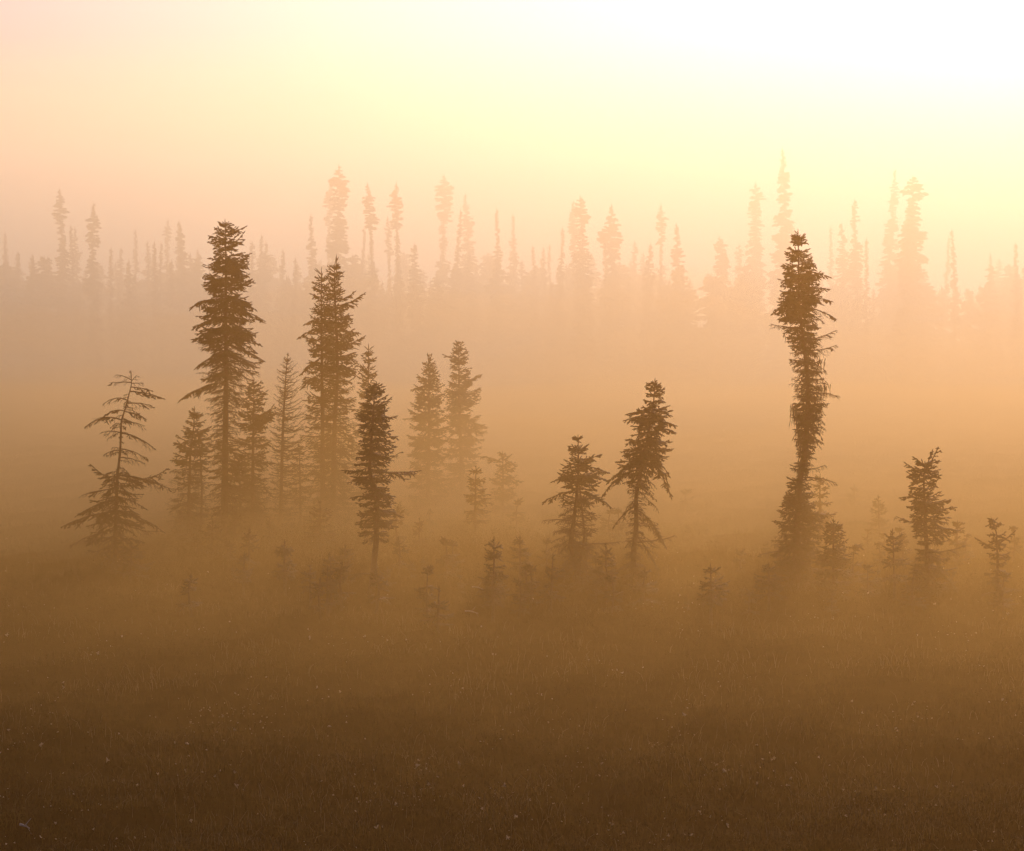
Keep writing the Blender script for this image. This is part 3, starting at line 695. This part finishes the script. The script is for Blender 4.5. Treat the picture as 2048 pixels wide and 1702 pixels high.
# column of the photo, top row, half width px at the crown foot, style, label
FAR = [
 (22, 470, 18, 'cone', 'thin far spruce at the left edge of the treeline, with a needle-sharp tip'),
 (38, 508, 14, 'cone', 'short far spruce just right of the sharp-tipped one at the left edge'),
 (63, 520, 20, 'cone', 'short broad far spruce between the left edge and the tall club-topped spruce'),
 (88, 517, 12, 'cone', 'short thin far spruce standing left of the tall far spruce on the left'),
 (126, 382, 20, 'column', 'tallest far spruce on the left, a narrow ragged column'),
 (143, 455, 12, 'cone', 'shorter far spruce touching the right side of the tallest far left column'),
 (159, 458, 14, 'column', 'narrow far spruce in the gap between the two tallest far left spruces'),
 (188, 409, 20, 'column', 'second tallest far spruce on the left, saw-edged column'),
 (225, 500, 12, 'column', 'left one of a short round-headed pair right of the far left columns'),
 (237, 500, 12, 'column', 'right one of a short round-headed pair right of the far left columns'),
 (265, 463, 14, 'cone', 'pointed far spruce alone between the round-headed pair and the four-tipped clump'),
 (293, 487, 12, 'column', 'left of three blunt short far spruces left of the four-tipped clump'),
 (303, 488, 10, 'column', 'middle of three blunt short far spruces left of the four-tipped clump'),
 (317, 490, 16, 'cone', 'right of three blunt short far spruces left of the four-tipped clump'),
 (337, 443, 14, 'column', 'tallest and leftmost tip of the four-tipped far clump left of the tallest near spruce'),
 (350, 452, 14, 'cone', 'second tip of the four-tipped far clump'),
 (359, 450, 14, 'column', 'third tip of the four-tipped far clump'),
 (368, 447, 18, 'column', 'rightmost tip of the four-tipped far clump'),
 (390, 502, 12, 'column', 'small far spruce in the gap left of the tallest near spruce'),
 (507, 488, 14, 'round', 'left shoulder of the blunt far clump right of the tallest near spruce'),
 (519, 474, 16, 'cone', 'middle point of the blunt far clump right of the tallest near spruce'),
 (533, 488, 14, 'round', 'right shoulder of the blunt far clump right of the tallest near spruce'),
 (567, 504, 9, 'column', 'short thin far spruce right of the blunt far clump'),
 (583, 520, 10, 'cone', 'lowest small far spruce behind the bare slender conifer'),
 (622, 433, 22, 'cone', 'pointed far spruce left of the tall far pair in the middle'),
 (657, 365, 14, 'club', 'thin left tree of the tallest far pair, whiskery stem'),
 (679, 333, 30, 'column', 'thick right tree of the tallest far pair'),
 (725, 460, 11, 'cone', 'short pointed far spruce right of the tallest far pair'),
 (750, 370, 17, 'club', 'thin far spruce with a small head and bare neck, left one of two'),
 (776, 438, 11, 'club', 'shorter leaning far spruce between the two small-headed ones'),
 (797, 370, 18, 'club', 'thin far spruce with a bristly pole top, right one of two small-headed ones'),
 (832, 492, 16, 'round', 'low far bushy spruce with a tilted head left of the far brush-headed spruce'),
 (887, 354, 24, 'club', 'far spruce with a heavy brush-like head at the middle of the treeline'),
 (908, 424, 18, 'cone', 'pointed far spruce right against the brush-headed one'),
 (941, 391, 32, 'cone', 'broad layered far spruce right of the brush-headed one'),
 (988, 423, 18, 'cone', 'slim far spruce with a hooked tip right of the broad layered one'),
 (1022, 433, 20, 'cone', 'slim far spruce leaning left, first of the line right of the picture middle'),
 (1072, 496, 14, 'cone', 'short pointed far spruce left of the double-topped far clump'),
 (1092, 499, 9, 'column', 'left one of two tiny far tips left of the double-topped far clump'),
 (1107, 494, 9, 'column', 'right one of two tiny far tips left of the double-topped far clump'),
 (1122, 460, 14, 'cone', 'lower left tree of the double-topped far clump'),
 (1143, 406, 18, 'column', 'shorter top of the double-topped far clump'),
 (1169, 397, 26, 'column', 'taller top of the double-topped far clump'),
 (1209, 470, 15, 'cone', 'short far spruce pressed to the left of the one with a flagged tip'),
 (1230, 413, 28, 'column', 'far spruce with a one-sided flagged tip'),
 (1272, 486, 12, 'column', 'short far spruce with a knobbed tip left of the far pole'),
 (1291, 492, 14, 'round', 'short round-headed far spruce left of the far pole'),
 (1318, 413, 14, 'club', 'pole-like far spruce with a lopsided tip'),
 (1352, 452, 30, 'cone', 'solitary broad cone-shaped far spruce right of the far pole'),
 (1450, 478, 22, 'round', 'blunt faint far spruce left of the faint pair behind the lone tall near spruce'),
 (1480, 492, 16, 'round', 'low faint far spruce in the gap before the faint tall pair'),
 (1514, 368, 26, 'column', 'faint shorter left one of the pair behind the lone tall near spruce'),
 (1567, 300, 36, 'cone', 'faint giant far spruce just left of the lone near spruce tip, tallest of the treeline'),
 (1667, 458, 14, 'cone', 'very faint thin far spruce right of the lone tall near spruce'),
 (1690, 450, 16, 'round', 'very faint blunt far spruce left of a taller one, right of the lone near spruce'),
 (1714, 403, 18, 'column', 'very faint narrow far spruce between the lone near spruce and the far right pair'),
 (1727, 482, 14, 'cone', 'very faint short far spruce on the right flank of the narrow one'),
 (1775, 342, 28, 'cone', 'palest pointed far spruce, left of the blunt-headed giant on the right'),
 (1828, 356, 38, 'column', 'palest broad blunt-headed giant in the far right treeline'),
 (1800, 398, 20, 'column', 'palest blunt spruce filling the gap left of the blunt-headed giant'),
 (1885, 478, 14, 'cone', 'left one of two pale pointed far spruces right of the blunt-headed giant'),
 (1914, 463, 16, 'cone', 'right one of two pale pointed far spruces right of the blunt-headed giant'),
 (1985, 512, 22, 'cone', 'lowest pale far spruce near the right edge'),
 (2040, 490, 18, 'cone', 'pale far spruce cut by the right edge'),
]
rngf = np.random.default_rng(77)
for i, (x, yt, hw, style, lab) in enumerate(FAR):
    D = FAR_D + rngf.uniform(-14, 16)
    top = at(x, yt, D)
    gz = float(ground_z(top[0], D)) - .05
    root = empty('far_spruce', (top[0], D, gz), lab, 'tree', FG)
    tr, cr = far_tree_mesh(top[2] - gz, hw * D / F * 1.25, style, i)
    tr.build('trunk', M_BARK, root); cr.build('crown', M_NEEDLE, root)

# lower trees that fill the treeline: a few kinds, copied with their parts
KINDS = []
for q in range(7):
    tr, cr = far_tree_mesh(8.0, 1.5, ['cone', 'column', 'round', 'cone', 'column', 'cone', 'round'][q], 300 + q)
    KINDS.append((tr.build('trunk', M_BARK), cr.build('crown', M_NEEDLE)))
used = [False] * 7
SECT = [(200, 'below the tall far columns on the left'), (450, 'below the four-tipped far clump'), (620, 'right of the tallest near spruce'),
        (850, 'below the tallest far pair'), (1020, 'below the brush-headed far spruce'), (1200, 'below the double-topped far clump'),
        (1420, 'around the far pole spruce'), (1660, 'behind the lone tall near spruce'), (9999, 'in the bright fog at right')]
xs = np.arange(-20, 2075, 12.5)
for i, x in enumerate(xs):
    q = i * 3 % 7
    px = x + rngf.uniform(-7, 7)
    dens = 1.0 if px < 1380 else .6
    if rngf.uniform() > dens: continue
    D = FAR_D + rngf.uniform(-10, 30)
    py = 515 + rngf.uniform(-8, 62) + (10 if px > 1380 else 0)
    top = at(px, py, D); gz = float(ground_z(top[0], D)) - .05
    s = (top[2] - gz) / 8.0
    sect = next(t for lim, t in SECT if px < lim)
    root = empty('treeline_spruce', (top[0], D, gz), 'low hazy spruce at the treeline foot ' + sect, 'tree', 'low treeline spruces ' + sect)
    root.scale = (s * rngf.uniform(.8, 1.15), s, s); root.rotation_euler = (0, 0, rngf.uniform(0, 6.28))
    for src in KINDS[q]:
        o = src if not used[q] else src.copy()
        if used[q]: COL.objects.link(o)
        o.parent = root
    used[q] = True

# ------------------------------------------------------------------ bog vegetation
def scatter(n, rng, y0, y1, p):
    u = rng.uniform(0, 1, n)
    y = (y0 ** p + u * (y1 ** p - y0 ** p)) ** (1 / p)
    x = rng.uniform(-1, 1, n) * (y * .19 + 1.5)
    return x, y

def build_sedge():
    rng = np.random.default_rng(11)
    n = 46000
    x, y = scatter(n, rng, 38, 150, -.6)
    patch = np.sin(x * .55 + 2 * np.sin(y * .21)) * np.sin(y * .43 + 1.3 * np.sin(x * .3)) + rng.normal(0, .8, n)
    x, y = x[patch > -.9], y[patch > -.9]; n = len(x)
    per = 5
    m = n * per
    bx = np.repeat(x, per) + rng.normal(0, .10, m); by = np.repeat(y, per) + rng.normal(0, .10, m)
    bz = ground_z(bx, by) - .03
    h = rng.uniform(.08, .34, m); a = rng.uniform(0, 6.283, m); l = h * rng.uniform(.2, 1.5, m)
    wd = rng.uniform(.003, .008, m)
    dx, dy = np.cos(a), np.sin(a); ox, oy = -dy * wd, dx * wd
    b0 = np.stack([bx + ox, by + oy, bz], 1); b1 = np.stack([bx - ox, by - oy, bz], 1)
    m0 = np.stack([bx + dx * l * .35 + ox * .8, by + dy * l * .35 + oy * .8, bz + h * .65], 1)
    m1 = np.stack([bx + dx * l * .35 - ox * .8, by + dy * l * .35 - oy * .8, bz + h * .65], 1)
    t = np.stack([bx + dx * l, by + dy * l, bz + h * rng.uniform(.5, 1, m)], 1)
    V = np.stack([b0, b1, m1, m0, t], 1).reshape(-1, 3)
    o = np.arange(m)[:, None] * 5
    ob = mesh_obj('sedge', V, o + np.array([[3, 2, 4]]), o + np.array([[0, 1, 2, 3]]), M_SEDGE)
    ob['kind'] = 'stuff'; ob['label'] = 'brown sedge tufts covering the open bog'

def build_dry_grass():
    """pale dead wisps standing in loose patches among the sedge"""
    rng = np.random.default_rng(21)
    x, y = scatter(420, rng, 38, 120, -1.0)
    n = 9000
    j = rng.integers(0, len(x), n)
    bx = x[j] + rng.normal(0, .5, n) * rng.uniform(.3, 1.6, n); by = y[j] + rng.normal(0, .7, n)
    bz = ground_z(bx, by)
    h = rng.uniform(.08, .30, n); a = rng.uniform(0, 6.283, n); l = h * rng.uniform(.1, .8, n)
    wd = rng.uniform(.002, .006, n)
    dx, dy = np.cos(a), np.sin(a)
    P0 = np.stack([bx, by, bz], 1); P1 = np.stack([bx + dx * l * .32, by + dy * l * .32, bz + h * .62], 1)
    P2 = np.stack([bx + dx * l, by + dy * l, bz + h * rng.uniform(.85, 1.1, n)], 1)
    g = Geo(); g.tubes(P0, P1, wd, wd * .8, 3); g.tubes(P1, P2, wd * .8, wd * .3, 3)
    o = g.build('dry_grass', M_STRAW)
    o['kind'] = 'stuff'; o['label'] = 'pale dead grass wisps among the sedge'

def leaf_cloud(name, label, x, y, sz, per, rng, hz=.45, sp=.5, lf=(.009, .028)):
    n = len(x); m = n * per
    S = np.repeat(sz, per)
    cx = np.repeat(x, per) + rng.normal(0, sp, m) * S; cy = np.repeat(y, per) + rng.normal(0, sp, m) * S
    cz = ground_z(cx, cy) + rng.beta(1.3, 2.6, m) * 2 * hz * S
    c = np.stack([cx, cy, cz], 1)
    d1 = norm(rng.normal(0, 1, (m, 3))); d2 = norm(np.cross(d1, rng.normal(0, 1, (m, 3))))
    L = rng.uniform(lf[0], lf[1], (m, 1))
    V = np.stack([c - d1 * L, c + d2 * L * .45, c + d1 * L, c - d2 * L * .45], 1).reshape(-1, 3)
    f4 = np.arange(m)[:, None] * 4 + np.array([[0, 1, 2, 3]])
    # stems from the root of each shrub to some of its leaves
    pick = np.arange(0, m, 6)
    root = np.stack([np.repeat(x, per)[pick], np.repeat(y, per)[pick], ground_z(x, y).repeat(per)[pick] - .02], 1)
    tip = c[pick]; d = norm(tip - root); sd_ = norm(np.cross(d, np.array([[0, 1., 0]]))) * .005
    V2 = np.stack([root - sd_, root + sd_, tip], 1).reshape(-1, 3)
    f3 = len(V) + np.arange(len(pick))[:, None] * 3 + np.array([[0, 1, 2]])
    ob = mesh_obj(name, np.concatenate([V, V2]), f3, f4, M_LEAF)
    ob['kind'] = 'stuff'; ob['label'] = label

def build_shrubs():
    rng = np.random.default_rng(12)
    n = 7000
    x, y = scatter(n, rng, 38, 135, -.5)
    patch = np.sin(x * .4 + 1.2 + 1.5 * np.sin(y * .17)) * np.sin(y * .37 + 1.1 * np.sin(x * .23)) + rng.normal(0, .6, n)
    keep = patch > -.3; x, y = x[keep], y[keep]
    leaf_cloud('dwarf_shrubs', 'low dark leafy dwarf shrubs covering the bog floor', x, y, rng.uniform(.15, .42, len(x)), 26, rng)
    # taller thicket round the feet of the near trees: photo column range, row range, how many, height
    X, Y, S = [], [], []
    for (x0, x1, y0, y1, n, h) in [(320, 860, 1050, 1180, 260, .75), (380, 800, 1150, 1235, 110, .5), (180, 330, 1090, 1175, 50, .55), (820, 1060, 1060, 1190, 120, .7),
                                   (930, 1340, 1175, 1260, 150, .55), (1080, 1340, 1120, 1200, 80, .6), (1390, 1480, 1190, 1240, 24, .45), (1490, 1730, 1150, 1230, 130, .65),
                                   (1730, 1960, 1150, 1230, 90, .6), (1960, 2060, 1180, 1240, 30, .5), (0, 320, 1150, 1230, 60, .4), (1320, 1500, 1080, 1180, 30, .4)]:
        for q in range(n):
            p = ground_at(rng.uniform(x0, x1), rng.uniform(y0, y1))
            X.append(p[0]); Y.append(p[1]); S.append(h * rng.uniform(.6, 1.5))
    leaf_cloud('undergrowth', 'dark twiggy undergrowth around the feet of the near trees', np.array(X), np.array(Y), np.array(S) * .95, 150, rng, .6, .4, (.008, .024))

def build_cotton():
    rng = np.random.default_rng(13)
    n = 1700
    x, y = scatter(n, rng, 39, 92, -1.2)
    clump = rng.uniform(0, 1, n) < .75
    j = rng.integers(0, 150, n)
    x = np.where(clump, x[j] + rng.normal(0, .3, n), x); y = np.where(clump, y[j] + rng.normal(0, .6, n), y)
    z = ground_z(x, y)
    h = rng.uniform(.2, .5, n)
    g = Geo()
    foot = np.stack([x, y, z - .02], 1); head = np.stack([x + rng.normal(0, .05, n), y + rng.normal(0, .05, n), z + h], 1)
    g.tubes(foot, head, .003, .002, 3)
    st = g.build('cotton_grass_stems', M_SEDGE)
    g2 = Geo()
    big = np.clip(rng.lognormal(-.75, .6, n), .2, 2.0)
    for q in range(7):
        d = norm(rng.normal(0, 1, (n, 3)) + np.array([[.25, 0, .25]]))
        g2.spindles(head, head + d * (rng.uniform(.012, .03, n) * big)[:, None], .0065 * big)
    tf = g2.build('cotton_tufts', M_COTTON, st)
    st['kind'] = 'stuff'; st['label'] = 'scattered pale cotton grass tufts in the bog'
    tf['kind'] = 'stuff'

build_sedge()
build_dry_grass()
build_shrubs()
build_cotton()

def stick(label, x0, y0, x1, y1, lift, seed):
    rng = np.random.default_rng(seed)
    a = ground_at(x0, y0); b = ground_at(x1, y1); b = a + (b - a) * np.array([1, .15, 1]); a[2] += lift; b[2] = a[2] - .05
    root_loc = a.copy()
    pts = bez(a, b, .05, 7, rng, .02) - root_loc
    g = Geo(); g.path(pts, np.linspace(.022, .008, 7), 6)
    g.tubes(pts[3:4], pts[3:4] + np.array([[.1, .03, .12]]), .009, .003, 4)
    g.tubes(pts[5:6], pts[5:6] + np.array([[.06, -.03, -.10]]), .007, .003, 4)
    o = g.build('fallen_branch', M_STICK, None, True)
    o.location = root_loc
    o['label'] = label; o['category'] = 'branch'

stick('pale fallen branch lying left of the small layered spruce', 944, 1200, 966, 1206, .35, 1)
stick('pale bent twig at the foot of the small layered spruce', 930, 1238, 956, 1246, .2, 2)
stick('short bleached stick in the dark bog at the lower left corner', 40, 1668, 52, 1682, .15, 3)
